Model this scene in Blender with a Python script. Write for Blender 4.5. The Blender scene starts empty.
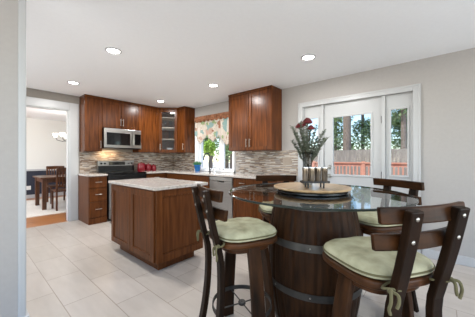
import bpy, bmesh, math, random
from math import pi, sin, cos, radians as R
from mathutils import Vector, Matrix

S = bpy.context.scene
C = S.collection
random.seed(7)

# ------------------------------------------------------------------ camera
cam = bpy.data.cameras.new('camera')
cam.sensor_width = 36.0
cam.lens = 36.0 * 236.0 / 475.0
cam.clip_start = 0.05
cam.clip_end = 300
camo = bpy.data.objects.new('camera', cam)
C.objects.link(camo)
camo.location = (0, 0, 1.21)
camo.rotation_euler = (R(90), 0, R(40.6 - 90))
S.camera = camo

# ------------------------------------------------------------------ world, sun, added fill lights, exposure
W = bpy.data.worlds.new('world')
S.world = W
W.use_nodes = True
wn = W.node_tree
wn.nodes.clear()
sky = wn.nodes.new('ShaderNodeTexSky')
sky.sky_type = 'NISHITA'
sky.sun_disc = False
sky.sun_elevation = R(52)
sky.sun_rotation = R(200)
sky.air_density = 1.0
sky.dust_density = 0.0
sky.ozone_density = 3.0
bg = wn.nodes.new('ShaderNodeBackground')
bg.inputs['Strength'].default_value = 0.22
wo = wn.nodes.new('ShaderNodeOutputWorld')
wn.links.new(sky.outputs[0], bg.inputs[0])
wn.links.new(bg.outputs[0], wo.inputs[0])

sl = bpy.data.lights.new('sun', 'SUN')
sl.energy = 3.6
sl.angle = R(0.6)
sl.color = (1.0, 0.95, 0.87)
so = bpy.data.objects.new('sun', sl)
C.objects.link(so)
so.rotation_euler = Vector((0.62, -0.30, -0.95)).to_track_quat('-Z', 'Y').to_euler()

def area(name, loc, direction, sx, sy, power, col):
    l = bpy.data.lights.new(name, 'AREA')
    l.shape = 'RECTANGLE'
    l.size = sx
    l.size_y = sy
    l.energy = power
    l.color = col
    o = bpy.data.objects.new(name, l)
    C.objects.link(o)
    o.location = loc
    o.rotation_euler = Vector(direction).to_track_quat('-Z', 'Y').to_euler()
    return o

# added fill lights at unseen openings, mostly tilted up to brighten the ceiling
area('fill_rear_opening', (1.1, -2.95, 1.3), (0, 0.75, 1), 4.2, 1.9, 62, (0.93, 0.97, 1.0))
area('fill_side_opening', (-1.5, -0.6, 1.3), (0.7, 0.1, 1), 3.4, 1.9, 36, (0.93, 0.97, 1.0))
area('fill_left_opening', (-1.5, 3.9, 1.3), (0.75, 0, 1), 2.6, 1.9, 27, (0.93, 0.97, 1.0))
area('fill_dining_opening', (-1.35, 7.4, 1.45), (1, 0, 0), 2.6, 1.7, 62, (0.93, 0.97, 1.0))
DOWNLIGHT_W = 13.0

S.view_settings.view_transform = 'Standard'
S.view_settings.look = 'None'
S.view_settings.gamma = 1.0
S.view_settings.use_curve_mapping = False
S.view_settings.exposure = 0.66
S.cycles.use_denoising = True
S.cycles.max_bounces = 10
S.cycles.diffuse_bounces = 5
S.cycles.glossy_bounces = 5
S.cycles.transmission_bounces = 10
S.cycles.transparent_max_bounces = 12
S.cycles.sample_clamp_indirect = 6.0
S.cycles.caustics_reflective = False
S.cycles.caustics_refractive = False

# ------------------------------------------------------------------ materials
def s2l(v):
    v /= 255.0
    return v / 12.92 if v <= 0.04045 else ((v + 0.055) / 1.055) ** 2.4

def rgb(r, g, b):
    return (s2l(r), s2l(g), s2l(b), 1.0)

def mat(name, col, rough=0.5, metal=0.0, spec=0.5, **kw):
    m = bpy.data.materials.new(name)
    m.use_nodes = True
    b = m.node_tree.nodes['Principled BSDF']
    b.inputs['Base Color'].default_value = col
    b.inputs['Roughness'].default_value = rough
    b.inputs['Metallic'].default_value = metal
    b.inputs['Specular IOR Level'].default_value = spec
    for k, v in kw.items():
        b.inputs[k.replace('_', ' ')].default_value = v
    return m

def nodes(m):
    return m.node_tree.nodes, m.node_tree.links, m.node_tree.nodes['Principled BSDF']

def ramp(n, stops, interp='LINEAR'):
    r = n.new('ShaderNodeValToRGB')
    cr = r.color_ramp
    cr.interpolation = interp
    while len(cr.elements) < len(stops):
        cr.elements.new(0.5)
    for e, (p, c) in zip(cr.elements, stops):
        e.position = p
        e.color = c
    return r

def noisy(name, c1, c2, scale=6.0, rough=0.5, stretch=(1, 1, 1), bump=0.0, metal=0.0, detail=4.0, lo=0.3, hi=0.7, coord='Object', **kw):
    m = mat(name, c1, rough, metal, **kw)
    n, l, b = nodes(m)
    tc = n.new('ShaderNodeTexCoord')
    mp = n.new('ShaderNodeMapping')
    mp.inputs['Scale'].default_value = stretch
    l.new(tc.outputs[coord], mp.inputs[0])
    t = n.new('ShaderNodeTexNoise')
    t.inputs['Scale'].default_value = scale
    t.inputs['Detail'].default_value = detail
    l.new(mp.outputs[0], t.inputs['Vector'])
    r = ramp(n, [(lo, c1), (hi, c2)])
    l.new(t.outputs['Fac'], r.inputs[0])
    l.new(r.outputs[0], b.inputs['Base Color'])
    if bump:
        bp = n.new('ShaderNodeBump')
        bp.inputs['Strength'].default_value = bump
        bp.inputs['Distance'].default_value = 0.01
        l.new(t.outputs['Fac'], bp.inputs['Height'])
        l.new(bp.outputs[0], b.inputs['Normal'])
    return m

MT = {}
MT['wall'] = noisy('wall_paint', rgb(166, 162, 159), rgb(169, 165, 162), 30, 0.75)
MT['wall_shaded'] = noisy('shaded_wall_paint', rgb(134, 128, 121), rgb(138, 132, 125), 30, 0.75)  # wall paint darkened: shade on the range wall put into its colour
MT['ceiling'] = noisy('ceiling_paint', rgb(240, 242, 244), rgb(242, 244, 246), 30, 0.8)
MT['trim'] = mat('white_trim', rgb(180, 181, 182), 0.35)
MT['window_white'] = mat('window_white', rgb(238, 239, 240), 0.35)
MT['dining_wall'] = mat('dining_paint', rgb(228, 227, 223), 0.7)
MT['navy'] = mat('navy_paint', rgb(38, 43, 58), 0.5)
MT['cherry'] = noisy('cherry_wood', rgb(60, 29, 10), rgb(106, 58, 23), 5.0, 0.27, (6, 6, 0.5), 0.03, detail=6, spec=0.22)
MT['cherry_base'] = noisy('cherry_wood_base', rgb(74, 40, 19), rgb(106, 62, 32), 5.0, 0.32, (6, 6, 0.5), 0.03, detail=6, spec=0.14)
def vary(m, amount):
    n, l, b = nodes(m)
    src = b.inputs['Base Color'].links[0].from_socket
    oi = n.new('ShaderNodeObjectInfo')
    mr = n.new('ShaderNodeMapRange')
    mr.inputs['To Min'].default_value = 1 - amount
    mr.inputs['To Max'].default_value = 1 + amount
    l.new(oi.outputs['Random'], mr.inputs['Value'])
    hs = n.new('ShaderNodeHueSaturation')
    l.new(src, hs.inputs['Color'])
    l.new(mr.outputs[0], hs.inputs['Value'])
    l.new(hs.outputs[0], b.inputs['Base Color'])
MT['cherry_in'] = mat('cabinet_inside', rgb(186, 170, 150), 0.5)
MT['steel'] = noisy('brushed_steel', rgb(150, 148, 145), rgb(172, 170, 167), 8, 0.28, (1, 1, 40), 0, 1.0)
MT['nickel'] = mat('satin_nickel', rgb(172, 168, 160), 0.28, 1.0)
MT['chrome'] = mat('chrome', rgb(205, 205, 205), 0.12, 1.0)
MT['faucet_metal'] = mat('faucet_metal', rgb(74, 73, 72), 0.3, 0.8)
MT['black'] = mat('black_enamel', rgb(18, 18, 19), 0.2)
MT['black_glass'] = mat('black_glass', rgb(10, 10, 12), 0.06)
MT['iron'] = noisy('black_iron', rgb(38, 37, 37), rgb(58, 56, 55), 20, 0.5, metal=0.6)
MT['hoop'] = noisy('galvanised_hoop', rgb(58, 56, 54), rgb(88, 85, 81), 9, 0.5, metal=0.75)
MT['stave'] = noisy('barrel_stave', rgb(24, 13, 6), rgb(58, 35, 18), 4.0, 0.5, (9, 9, 0.9), 0.12, detail=8, spec=0.1)
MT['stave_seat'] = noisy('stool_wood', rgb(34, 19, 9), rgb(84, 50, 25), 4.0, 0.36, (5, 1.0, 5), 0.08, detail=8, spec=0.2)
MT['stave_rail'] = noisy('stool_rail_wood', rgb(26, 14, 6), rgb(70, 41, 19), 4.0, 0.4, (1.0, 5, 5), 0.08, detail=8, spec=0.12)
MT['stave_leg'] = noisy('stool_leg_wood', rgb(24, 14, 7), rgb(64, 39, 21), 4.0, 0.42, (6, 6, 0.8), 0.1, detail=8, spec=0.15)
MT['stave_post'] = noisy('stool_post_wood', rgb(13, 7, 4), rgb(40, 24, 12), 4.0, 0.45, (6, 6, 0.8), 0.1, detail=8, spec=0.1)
MT['cushion'] = noisy('sage_fabric', rgb(126, 121, 92), rgb(186, 182, 152), 9, 0.9, bump=0.25, detail=6)
MT['cord'] = mat('sage_cord', rgb(98, 92, 64), 0.9)
MT['red'] = mat('red_ceramic', rgb(112, 14, 26), 0.18)
MT['blue'] = mat('blue_glaze', rgb(20, 92, 150), 0.2)
MT['plant'] = noisy('succulent_green', rgb(40, 92, 58), rgb(76, 132, 82), 30, 0.5)
MT['eucalyptus'] = noisy('eucalyptus_leaf', rgb(72, 82, 68), rgb(128, 136, 118), 30, 0.6)
MT['petal'] = noisy('dark_red_petal', rgb(74, 9, 14), rgb(124, 24, 28), 60, 0.6)
MT['stem'] = mat('brown_stem', rgb(82, 70, 50), 0.7)
MT['susan'] = noisy('pale_oak_disc', rgb(156, 126, 92), rgb(192, 162, 124), 4, 0.3, (1, 10, 1), 0.03)
MT['hardwood'] = noisy('oak_floor', rgb(150, 92, 48), rgb(184, 122, 70), 3, 0.3, (1, 12, 1), 0.02)
MT['dining_wood'] = noisy('dining_wood', rgb(66, 39, 23), rgb(106, 66, 40), 4, 0.35, (5, 5, 1), 0.02)
MT['white'] = mat('white_ceramic', rgb(232, 230, 226), 0.25)
MT['plate'] = mat('taupe_plate', rgb(150, 136, 122), 0.4)
MT['rug'] = noisy('cream_rug', rgb(214, 206, 196), rgb(228, 222, 212), 60, 0.95, bump=0.2)
MT['mat'] = noisy('grey_mat', rgb(44, 44, 46), rgb(120, 116, 112), 28, 0.9, detail=2)

def glass(name, col=(1, 1, 1, 1), rough=0.0, ior=1.45):
    m = mat(name, col, rough)
    b = m.node_tree.nodes['Principled BSDF']
    b.inputs['Transmission Weight'].default_value = 1.0
    b.inputs['IOR'].default_value = ior
    return m

def pane(name, tint=(1, 1, 1, 1), ior=1.45):
    m = bpy.data.materials.new(name)
    m.use_nodes = True
    n, l = m.node_tree.nodes, m.node_tree.links
    n.clear()
    out = n.new('ShaderNodeOutputMaterial')
    tr = n.new('ShaderNodeBsdfTransparent')
    tr.inputs[0].default_value = tint
    gl = n.new('ShaderNodeBsdfGlossy')
    gl.inputs['Roughness'].default_value = 0.02
    fr = n.new('ShaderNodeFresnel')
    fr.inputs['IOR'].default_value = ior
    mx = n.new('ShaderNodeMixShader')
    ge = n.new('ShaderNodeNewGeometry')
    iv = n.new('ShaderNodeMath'); iv.operation = 'SUBTRACT'; iv.inputs[0].default_value = 1.0
    l.new(ge.outputs['Backfacing'], iv.inputs[1])
    mu = n.new('ShaderNodeMath'); mu.operation = 'MULTIPLY'
    l.new(fr.outputs[0], mu.inputs[0]); l.new(iv.outputs[0], mu.inputs[1])
    l.new(mu.outputs[0], mx.inputs[0])
    l.new(tr.outputs[0], mx.inputs[1])
    l.new(gl.outputs[0], mx.inputs[2])
    l.new(mx.outputs[0], out.inputs[0])
    return m

MT['pane'] = pane('window_glass', (0.97, 0.985, 0.98, 1), 1.3)
MT['tabletop'] = pane('table_glass', (0.95, 0.975, 0.965, 1), 1.75)
MT['cabinet_pane'] = pane('cabinet_glass', (0.9, 0.92, 0.94, 1), 2.1)
MT['tumbler'] = pane('clear_glass', (0.86, 0.88, 0.87, 1), 1.5)
MT['vase_glass'] = pane('vase_glass', (0.68, 0.70, 0.69, 1), 1.5)
MT['reflection'] = noisy('reflection_streaks', rgb(40, 30, 23), rgb(168, 152, 132), 5, 0.1, (45, 45, 1.0), 0, 0.5, detail=1)  # light and dark streaks paint the glass reflections into the colour
MT['glass_edge'] = mat('green_glass_edge', rgb(36, 44, 41), 0.15)

def emit(name, col, strength):
    m = mat(name, col, 0.5)
    b = m.node_tree.nodes['Principled BSDF']
    b.inputs['Emission Color'].default_value = col
    b.inputs['Emission Strength'].default_value = strength
    return m

MT['lens'] = emit('lit_lens', (1, 0.97, 0.92, 1), 14)
MT['shade'] = emit('lit_glass_shade', (1, 0.96, 0.9, 1), 2.2)

def granite():
    m = mat('granite', rgb(190, 180, 170), 0.13)
    n, l, b = nodes(m)
    tc = n.new('ShaderNodeTexCoord')
    t = n.new('ShaderNodeTexNoise')
    t.inputs['Scale'].default_value = 34
    t.inputs['Detail'].default_value = 8
    t.inputs['Roughness'].default_value = 0.7
    l.new(tc.outputs['Object'], t.inputs['Vector'])
    r = ramp(n, [(0.30, rgb(138, 124, 114)), (0.44, rgb(182, 172, 164)), (0.58, rgb(200, 192, 185)), (0.74, rgb(166, 154, 146))])
    l.new(t.outputs['Fac'], r.inputs[0])
    l.new(r.outputs[0], b.inputs['Base Color'])
    return m
MT['granite'] = granite()

def floor_tile():
    m = mat('floor_tile', rgb(206, 196, 184), 0.32)
    n, l, b = nodes(m)
    tc = n.new('ShaderNodeTexCoord')
    sp = n.new('ShaderNodeSeparateXYZ')
    l.new(tc.outputs['Object'], sp.inputs[0])
    ax = n.new('ShaderNodeMath'); ax.operation = 'ADD'; ax.inputs[1].default_value = 20 * 0.61 - 2.95 + 0.305
    ay = n.new('ShaderNodeMath'); ay.operation = 'ADD'; ay.inputs[1].default_value = 20 * 0.29 - 0.54
    l.new(sp.outputs[1], ax.inputs[0])
    l.new(sp.outputs[0], ay.inputs[0])
    cb = n.new('ShaderNodeCombineXYZ')
    l.new(ax.outputs[0], cb.inputs[0])
    l.new(ay.outputs[0], cb.inputs[1])
    br = n.new('ShaderNodeTexBrick')
    br.offset = 0.5
    br.inputs['Color1'].default_value = rgb(184, 175, 165)
    br.inputs['Color2'].default_value = rgb(192, 183, 174)
    br.inputs['Mortar'].default_value = rgb(156, 144, 131)
    br.inputs['Scale'].default_value = 1.0
    br.inputs['Mortar Size'].default_value = 0.0035
    br.inputs['Mortar Smooth'].default_value = 0.1
    br.inputs['Brick Width'].default_value = 0.61
    br.inputs['Row Height'].default_value = 0.29
    l.new(cb.outputs[0], br.inputs['Vector'])
    mp = n.new('ShaderNodeMapping'); mp.inputs['Scale'].default_value = (1.5, 6, 1)
    l.new(cb.outputs[0], mp.inputs[0])
    t = n.new('ShaderNodeTexNoise'); t.inputs['Scale'].default_value = 2.2; t.inputs['Detail'].default_value = 5
    l.new(mp.outputs[0], t.inputs['Vector'])
    rr = ramp(n, [(0.3, (0.90, 0.89, 0.88, 1)), (0.7, (1, 1, 1, 1))])
    l.new(t.outputs['Fac'], rr.inputs[0])
    mx = n.new('ShaderNodeMix'); mx.data_type = 'RGBA'; mx.blend_type = 'MULTIPLY'; mx.inputs[0].default_value = 1
    l.new(br.outputs['Color'], mx.inputs[6])
    l.new(rr.outputs[0], mx.inputs[7])
    l.new(mx.outputs[2], b.inputs['Base Color'])
    bp = n.new('ShaderNodeBump'); bp.inputs['Strength'].default_value = 0.25; bp.inputs['Distance'].default_value = 0.003; bp.invert = True
    l.new(br.outputs['Fac'], bp.inputs['Height'])
    l.new(bp.outputs[0], b.inputs['Normal'])
    return m
MT['tile'] = floor_tile()

def mosaic():
    """thin horizontal glass and stone strips, each with a colour of its own; u runs along the wall, z up"""
    m = mat('strip_mosaic', rgb(150, 135, 120), 0.22)
    n, l, b = nodes(m)
    def M(op, a=None, bb=None):
        x = n.new('ShaderNodeMath'); x.operation = op
        for i, v in enumerate((a, bb)):
            if v is None: continue
            if isinstance(v, (int, float)): x.inputs[i].default_value = v
            else: l.new(v, x.inputs[i])
        return x.outputs[0]
    tc = n.new('ShaderNodeTexCoord')
    sp = n.new('ShaderNodeSeparateXYZ')
    l.new(tc.outputs['Object'], sp.inputs[0])
    u = M('ADD', sp.outputs[0], sp.outputs[1])
    rowf = M('DIVIDE', sp.outputs[2], 0.0135)
    row = M('FLOOR', rowf)
    w1 = n.new('ShaderNodeTexWhiteNoise'); w1.noise_dimensions = '1D'
    l.new(row, w1.inputs['W'])
    colf = M('ADD', M('DIVIDE', u, 0.115), M('MULTIPLY', w1.outputs['Value'], 7.3))
    col = M('FLOOR', colf)
    w2 = n.new('ShaderNodeTexWhiteNoise'); w2.noise_dimensions = '2D'
    cb = n.new('ShaderNodeCombineXYZ')
    l.new(row, cb.inputs[0]); l.new(col, cb.inputs[1])
    l.new(cb.outputs[0], w2.inputs['Vector'])
    r = ramp(n, [(0.0, rgb(108, 88, 74)), (0.17, rgb(164, 151, 138)), (0.34, rgb(136, 118, 102)), (0.5, rgb(180, 173, 164)),
                 (0.66, rgb(128, 121, 116)), (0.8, rgb(92, 74, 62)), (0.9, rgb(156, 138, 120))], 'CONSTANT')
    l.new(w2.outputs['Value'], r.inputs[0])
    g1 = M('LESS_THAN', M('FRACT', rowf), 0.1)
    g2 = M('LESS_THAN', M('FRACT', colf), 0.02)
    g = M('MAXIMUM', g1, g2)
    mx = n.new('ShaderNodeMix'); mx.data_type = 'RGBA'
    l.new(g, mx.inputs[0]); l.new(r.outputs[0], mx.inputs[6]); mx.inputs[7].default_value = rgb(140, 131, 122)
    l.new(mx.outputs[2], b.inputs['Base Color'])
    return m
MT['mosaic'] = mosaic()

def valance_mat():
    m = mat('floral_valance', rgb(230, 220, 210), 0.9)
    n, l, b = nodes(m)
    tc = n.new('ShaderNodeTexCoord')
    t = n.new('ShaderNodeTexNoise'); t.inputs['Scale'].default_value = 9; t.inputs['Detail'].default_value = 3
    l.new(tc.outputs['Object'], t.inputs['Vector'])
    ma = n.new('ShaderNodeVectorMath'); ma.operation = 'MULTIPLY_ADD'
    ma.inputs[1].default_value = (.13, .13, .13)
    l.new(t.outputs['Color'], ma.inputs[0]); l.new(tc.outputs['Object'], ma.inputs[2])
    v = n.new('ShaderNodeTexVoronoi'); v.inputs['Scale'].default_value = 8.5
    l.new(ma.outputs[0], v.inputs['Vector'])
    sp = n.new('ShaderNodeSeparateColor'); l.new(v.outputs['Color'], sp.inputs[0])
    r = ramp(n, [(0, rgb(190, 180, 168)), (0.2, rgb(176, 148, 134)), (0.36, rgb(196, 186, 176)), (0.52, rgb(128, 154, 150)), (0.62, rgb(188, 178, 166)), (0.76, rgb(142, 98, 76)), (0.88, rgb(134, 150, 108))], 'CONSTANT')
    l.new(sp.outputs[0], r.inputs[0])
    d = n.new('ShaderNodeMath'); d.operation = 'LESS_THAN'; d.inputs[1].default_value = 0.62
    l.new(v.outputs['Distance'], d.inputs[0])
    v2 = n.new('ShaderNodeTexVoronoi'); v2.inputs['Scale'].default_value = 30
    l.new(tc.outputs['Object'], v2.inputs['Vector'])
    d2 = n.new('ShaderNodeMath'); d2.operation = 'LESS_THAN'; d2.inputs[1].default_value = 0.3
    l.new(v2.outputs['Distance'], d2.inputs[0])
    m2 = n.new('ShaderNodeMix'); m2.data_type = 'RGBA'
    m2.inputs[6].default_value = rgb(196, 186, 174); m2.inputs[7].default_value = rgb(140, 104, 84)
    l.new(d2.outputs[0], m2.inputs[0])
    mx = n.new('ShaderNodeMix'); mx.data_type = 'RGBA'
    l.new(m2.outputs[2], mx.inputs[6])
    l.new(d.outputs[0], mx.inputs[0]); l.new(r.outputs[0], mx.inputs[7])
    l.new(mx.outputs[2], b.inputs['Base Color'])
    return m
MT['valance'] = valance_mat()
MT['valance_band'] = noisy('valance_band', rgb(92, 54, 32), rgb(170, 118, 86), 26, 0.9)
vary(MT['cherry'], .15)
vary(MT['cherry_base'], .08)
vary(MT['stave_leg'], .3)
# exterior
MT['deck'] = noisy('deck_board', rgb(150, 110, 88), rgb(178, 136, 112), 5, 0.7, (1, 14, 1))
MT['redwood'] = noisy('redwood_rail', rgb(190, 128, 106), rgb(204, 146, 124), 6, 0.7, (4, 4, 1))
MT['fence'] = noisy('weathered_fence', rgb(104, 94, 87), rgb(142, 131, 122), 3, 0.8, (6, 6, 0.6))
MT['lawn'] = noisy('dry_ground', rgb(206, 196, 178), rgb(222, 214, 200), 1.2, 0.9)
MT['bark'] = noisy('pine_bark', rgb(92, 78, 68), rgb(140, 122, 110), 6, 0.9, (5, 5, 1), 0.2)
MT['leaf_dark'] = noisy('conifer_green', rgb(88, 112, 74), rgb(176, 192, 148), 2, 0.7)
MT['leaf_mid'] = noisy('leaf_green', rgb(96, 124, 74), rgb(172, 192, 132), 2, 0.7)
MT['leaf_light'] = noisy('yellow_green_leaf', rgb(158, 190, 70), rgb(206, 226, 120), 2, 0.7)

# ------------------------------------------------------------------ mesh helper
class MB:
    def __init__(self):
        self.bm = bmesh.new()
    def box(self, x0, x1, y0, y1, z0, z1, bevel=0.0, seg=2):
        r = bmesh.ops.create_cube(self.bm, size=1.0)
        vs = r['verts']
        for v in vs:
            v.co = Vector(((x0 + x1) / 2 + v.co.x * (x1 - x0), (y0 + y1) / 2 + v.co.y * (y1 - y0), (z0 + z1) / 2 + v.co.z * (z1 - z0)))
        if bevel:
            es = set(e for v in vs for e in v.link_edges)
            bmesh.ops.bevel(self.bm, geom=list(es), offset=bevel, segments=seg, affect='EDGES', profile=0.5)
        return self
    def prism(self, pts, z0, z1, bevel=0.0):
        bot = [self.bm.verts.new((x, y, z0)) for x, y in pts]
        top = [self.bm.verts.new((x, y, z1)) for x, y in pts]
        n = len(pts)
        fs = [self.bm.faces.new(bot[::-1]), self.bm.faces.new(top)]
        for i in range(n):
            j = (i + 1) % n
            fs.append(self.bm.faces.new((bot[i], bot[j], top[j], top[i])))
        bmesh.ops.recalc_face_normals(self.bm, faces=fs)
        if bevel:
            es = list(fs[0].edges) + list(fs[1].edges)
            bmesh.ops.bevel(self.bm, geom=es, offset=bevel, segments=3, affect='EDGES', profile=0.5)
        return self
    def lathe(self, prof, seg=32, cx=0, cy=0, closed=False):
        rings = []
        for r, z in prof:
            if r < 1e-5:
                rings.append([self.bm.verts.new((cx, cy, z))])
            else:
                rings.append([self.bm.verts.new((cx + r * cos(2 * pi * k / seg), cy + r * sin(2 * pi * k / seg), z)) for k in range(seg)])
        prs = list(zip(rings, rings[1:]))
        if closed:
            prs.append((rings[-1], rings[0]))
        for a, b in prs:
            for k in range(seg):
                k2 = (k + 1) % seg
                if len(a) == 1 and len(b) == 1: continue
                if len(a) == 1: self.bm.faces.new((a[0], b[k2], b[k]))
                elif len(b) == 1: self.bm.faces.new((a[k], a[k2], b[0]))
                else: self.bm.faces.new((a[k], a[k2], b[k2], b[k]))
        return self
    def tube(self, pts, rad, seg=8, cap=True):
        pts = [Vector(p) for p in pts]
        rads = rad if isinstance(rad, (list, tuple)) else [rad] * len(pts)
        rings = []
        up = None
        for i, p in enumerate(pts):
            a = pts[max(i - 1, 0)]
            b = pts[min(i + 1, len(pts) - 1)]
            t = (b - a).normalized()
            if up is None:
                up = Vector((0, 0, 1)) if abs(t.z) < 0.9 else Vector((1, 0, 0))
            s = t.cross(up).normalized()
            up = s.cross(t).normalized()
            rings.append([self.bm.verts.new(p + rads[i] * (cos(2 * pi * k / seg) * s + sin(2 * pi * k / seg) * up)) for k in range(seg)])
        for a, b in zip(rings, rings[1:]):
            for k in range(seg):
                k2 = (k + 1) % seg
                self.bm.faces.new((a[k], a[k2], b[k2], b[k]))
        if cap:
            self.bm.faces.new(rings[0][::-1]); self.bm.faces.new(rings[-1])
        return self
    def sweep(self, frames, hw, ht, bevel=0.0):
        """rectangular section swept along frames (point, width dir, thickness dir); hw, ht half sizes"""
        rings = []
        for p, w, t in frames:
            p, w, t = Vector(p), Vector(w).normalized(), Vector(t).normalized()
            rings.append([self.bm.verts.new(p + a * hw * w + b * ht * t) for a, b in ((-1, -1), (1, -1), (1, 1), (-1, 1))])
        fs = []
        for a, b in zip(rings, rings[1:]):
            for k in range(4):
                k2 = (k + 1) % 4
                fs.append(self.bm.faces.new((a[k], a[k2], b[k2], b[k])))
        fs.append(self.bm.faces.new(rings[0][::-1])); fs.append(self.bm.faces.new(rings[-1]))
        bmesh.ops.recalc_face_normals(self.bm, faces=fs)
        if bevel:
            es = set()
            for f in fs:
                for e in f.edges:
                    if len(e.link_faces) == 2 and e.link_faces[0].normal.dot(e.link_faces[1].normal) < 0.6:
                        es.add(e)
            bmesh.ops.bevel(self.bm, geom=list(es), offset=bevel, segments=2, affect='EDGES', profile=0.5)
        return self
    def ball(self, x, y, z, r, sub=2, sx=1, sy=1, sz=1):
        q = bmesh.ops.create_icosphere(self.bm, subdivisions=sub, radius=r)
        for v in q['verts']:
            v.co = Vector((x + v.co.x * sx, y + v.co.y * sy, z + v.co.z * sz))
        return self
    def xf(self, m):
        bmesh.ops.transform(self.bm, matrix=m, verts=self.bm.verts)
        return self
    def obj(self, name, material, parent=None, smooth=False, loc=None):
        me = bpy.data.meshes.new(name)
        bmesh.ops.recalc_face_normals(self.bm, faces=self.bm.faces)
        self.bm.to_mesh(me)
        self.bm.free()
        o = bpy.data.objects.new(name, me)
        C.objects.link(o)
        if material: me.materials.append(MT[material])
        if smooth:
            for p in me.polygons: p.use_smooth = True
            if smooth != 'all':
                me.set_sharp_from_angle(angle=R(40))
        if parent: o.parent = parent
        if loc: o.location = loc
        return o

def tag(o, label, cat, group=None, kind=None):
    o['label'] = label
    o['category'] = cat
    if group: o['group'] = group
    if kind: o['kind'] = kind
    return o

def thing(name, label, cat, loc=(0, 0, 0), rz=0.0, group=None):
    o = bpy.data.objects.new(name, None)
    o.empty_display_size = 0.1
    C.objects.link(o)
    o.location = loc
    o.rotation_euler = (0, 0, rz)
    return tag(o, label, cat, group)

def struct(mb, name, material, label, cat, smooth=False):
    o = mb.obj(name, material, smooth=smooth)
    return tag(o, label, cat, None, 'structure')

H = 2.44
XB = 3.70   # window / french door wall
YA = 5.44   # range wall
# ------------------------------------------------------------------ room shell
struct(MB().box(-1.62, XB + .12, -3.1, YA + .0, -0.1, 0), 'floor', 'tile', 'pale beige stone-look tile floor laid in long staggered rows', 'floor')
struct(MB().box(-1.62, 4.2, YA, 9.6, -0.1, 0), 'floor_dining', 'hardwood', 'orange-brown hardwood floor beyond the white doorway', 'floor')
struct(MB().box(-1.75, XB + .35, -3.3, 9.75, H, H + .15), 'ceiling', 'ceiling', 'flat white ceiling with recessed lights', 'ceiling')
wb = MB()
wb.box(XB, XB + .14, 4.50, YA + .12, 0, H)
wb.box(XB, XB + .14, 3.24, 4.50, 0, .92).box(XB, XB + .14, 3.24, 4.50, 2.12, H)
wb.box(XB, XB + .14, 1.75, 3.24, 0, H)
wb.box(XB, XB + .14, .24, 1.75, 2.09, H)
wb.box(XB, XB + .14, -3.1, .24, 0, H)
struct(wb, 'wall_right', 'wall', 'greige painted wall holding the sink window and the glazed patio door', 'wall')
wa = MB()
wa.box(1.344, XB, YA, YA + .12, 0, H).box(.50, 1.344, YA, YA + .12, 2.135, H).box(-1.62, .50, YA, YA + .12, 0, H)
struct(wa, 'wall_back', 'wall_shaded', 'greige kitchen wall behind the range with a doorway at its end', 'wall')
struct(MB().box(-1.62, .294, 2.23, 2.35, 0, H), 'wall_left', 'wall', 'greige wall end at the left edge, close to the camera', 'wall')
struct(MB().box(-1.74, -1.62, 2.23, YA + .12, 0, .3).box(-1.74, -1.62, 2.23, YA + .12, 2.3, H), 'wall_side', 'wall', 'greige side wall around an opening added for light, hidden behind the near wall end', 'wall')  # unseen opening, added to let light into the left of the kitchen
# living area behind: windows left open to the daylight
struct(MB().box(-1.74, XB + .14, -3.2, -3.1, 0, .3).box(-1.74, XB + .14, -3.2, -3.1, 2.3, H), 'wall_rear', 'wall', 'greige rear wall below and above its wide window opening', 'wall')
struct(MB().box(-1.74, -1.62, -3.1, 2.23, 0, .3).box(-1.74, -1.62, -3.1, 2.23, 2.3, H), 'wall_west', 'wall', 'greige living area wall below and above its window opening', 'wall')
# dining room shell
struct(MB().box(-1.62, 4.2, 9.45, 9.6, .86, H), 'wall_dining', 'dining_wall', 'off-white upper wall at the far end of the dining room', 'wall')
struct(MB().box(-1.62, 4.2, 9.44, 9.6, 0, .84), 'wall_wainscot', 'navy', 'navy blue lower wall at the far end of the dining room', 'wall')
struct(MB().box(-1.62, 4.2, 9.415, 9.45, .83, .88), 'trim_1', 'trim', 'white chair rail above the navy lower wall', 'trim')
struct(MB().box(-1.62, 4.2, 9.425, 9.44, 0, .11), 'baseboard_dining', 'trim', 'white baseboard under the navy lower wall', 'baseboard')
struct(MB().box(4.1, 4.2, 5.56, 9.45, 0, H), 'wall_east', 'dining_wall', 'off-white dining room side wall beyond the doorway', 'wall')
struct(MB().box(-1.74, -1.62, 5.56, 9.6, 0, .5).box(-1.74, -1.62, 5.56, 9.6, 2.3, H), 'wall_dining_side', 'dining_wall', 'off-white dining room wall around its window opening', 'wall')
# doorway casing
dc = MB()
dc.box(1.344, 1.50, YA - .022, YA, 0, 2.285, .004).box(.345, .50, YA - .022, YA, 0, 2.285, .004).box(.50, 1.344, YA - .022, YA, 2.135, 2.285, .004)
dc.box(1.328, 1.344, YA, YA + .12, 0, 2.135).box(.50, .516, YA, YA + .12, 0, 2.135).box(.516, 1.328, YA, YA + .12, 2.12, 2.135)
dc.box(1.36, 1.484, YA - .03, YA - .02, 0, 2.2, .004)
struct(dc, 'trim_2', 'trim', 'wide white casing around the dining room doorway', 'doorway trim')
# near wall end: bullnose strip and baseboard
struct(MB().box(.252, .297, 2.222, 2.353, 0, H, .01, 3), 'trim_3', 'trim', 'white corner strip down the near wall end', 'trim')
struct(MB().box(-1.62, .27, 2.215, 2.23, 0, .10, .004).box(.252, .312, 2.207, 2.36, 0, .10, .005), 'baseboard_left', 'trim', 'white baseboard wrapping the near wall end', 'baseboard')
struct(MB().box(XB - .016, XB, -3.1, .165, 0, .105, .005), 'baseboard_right', 'trim', 'white baseboard along the wall beside the patio door', 'baseboard')
# backsplash
bs = MB()
bs.box(1.52, XB - .008, YA - .008, YA, .915, 1.352)
bs.box(XB - .008, XB, 4.52, YA, .915, 1.352).box(XB - .008, XB, 1.815, 3.20, .915, 1.352)
struct(bs, 'wall_backsplash', 'mosaic', 'backsplash of thin brown, grey and cream mosaic strips', 'backsplash')

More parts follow.
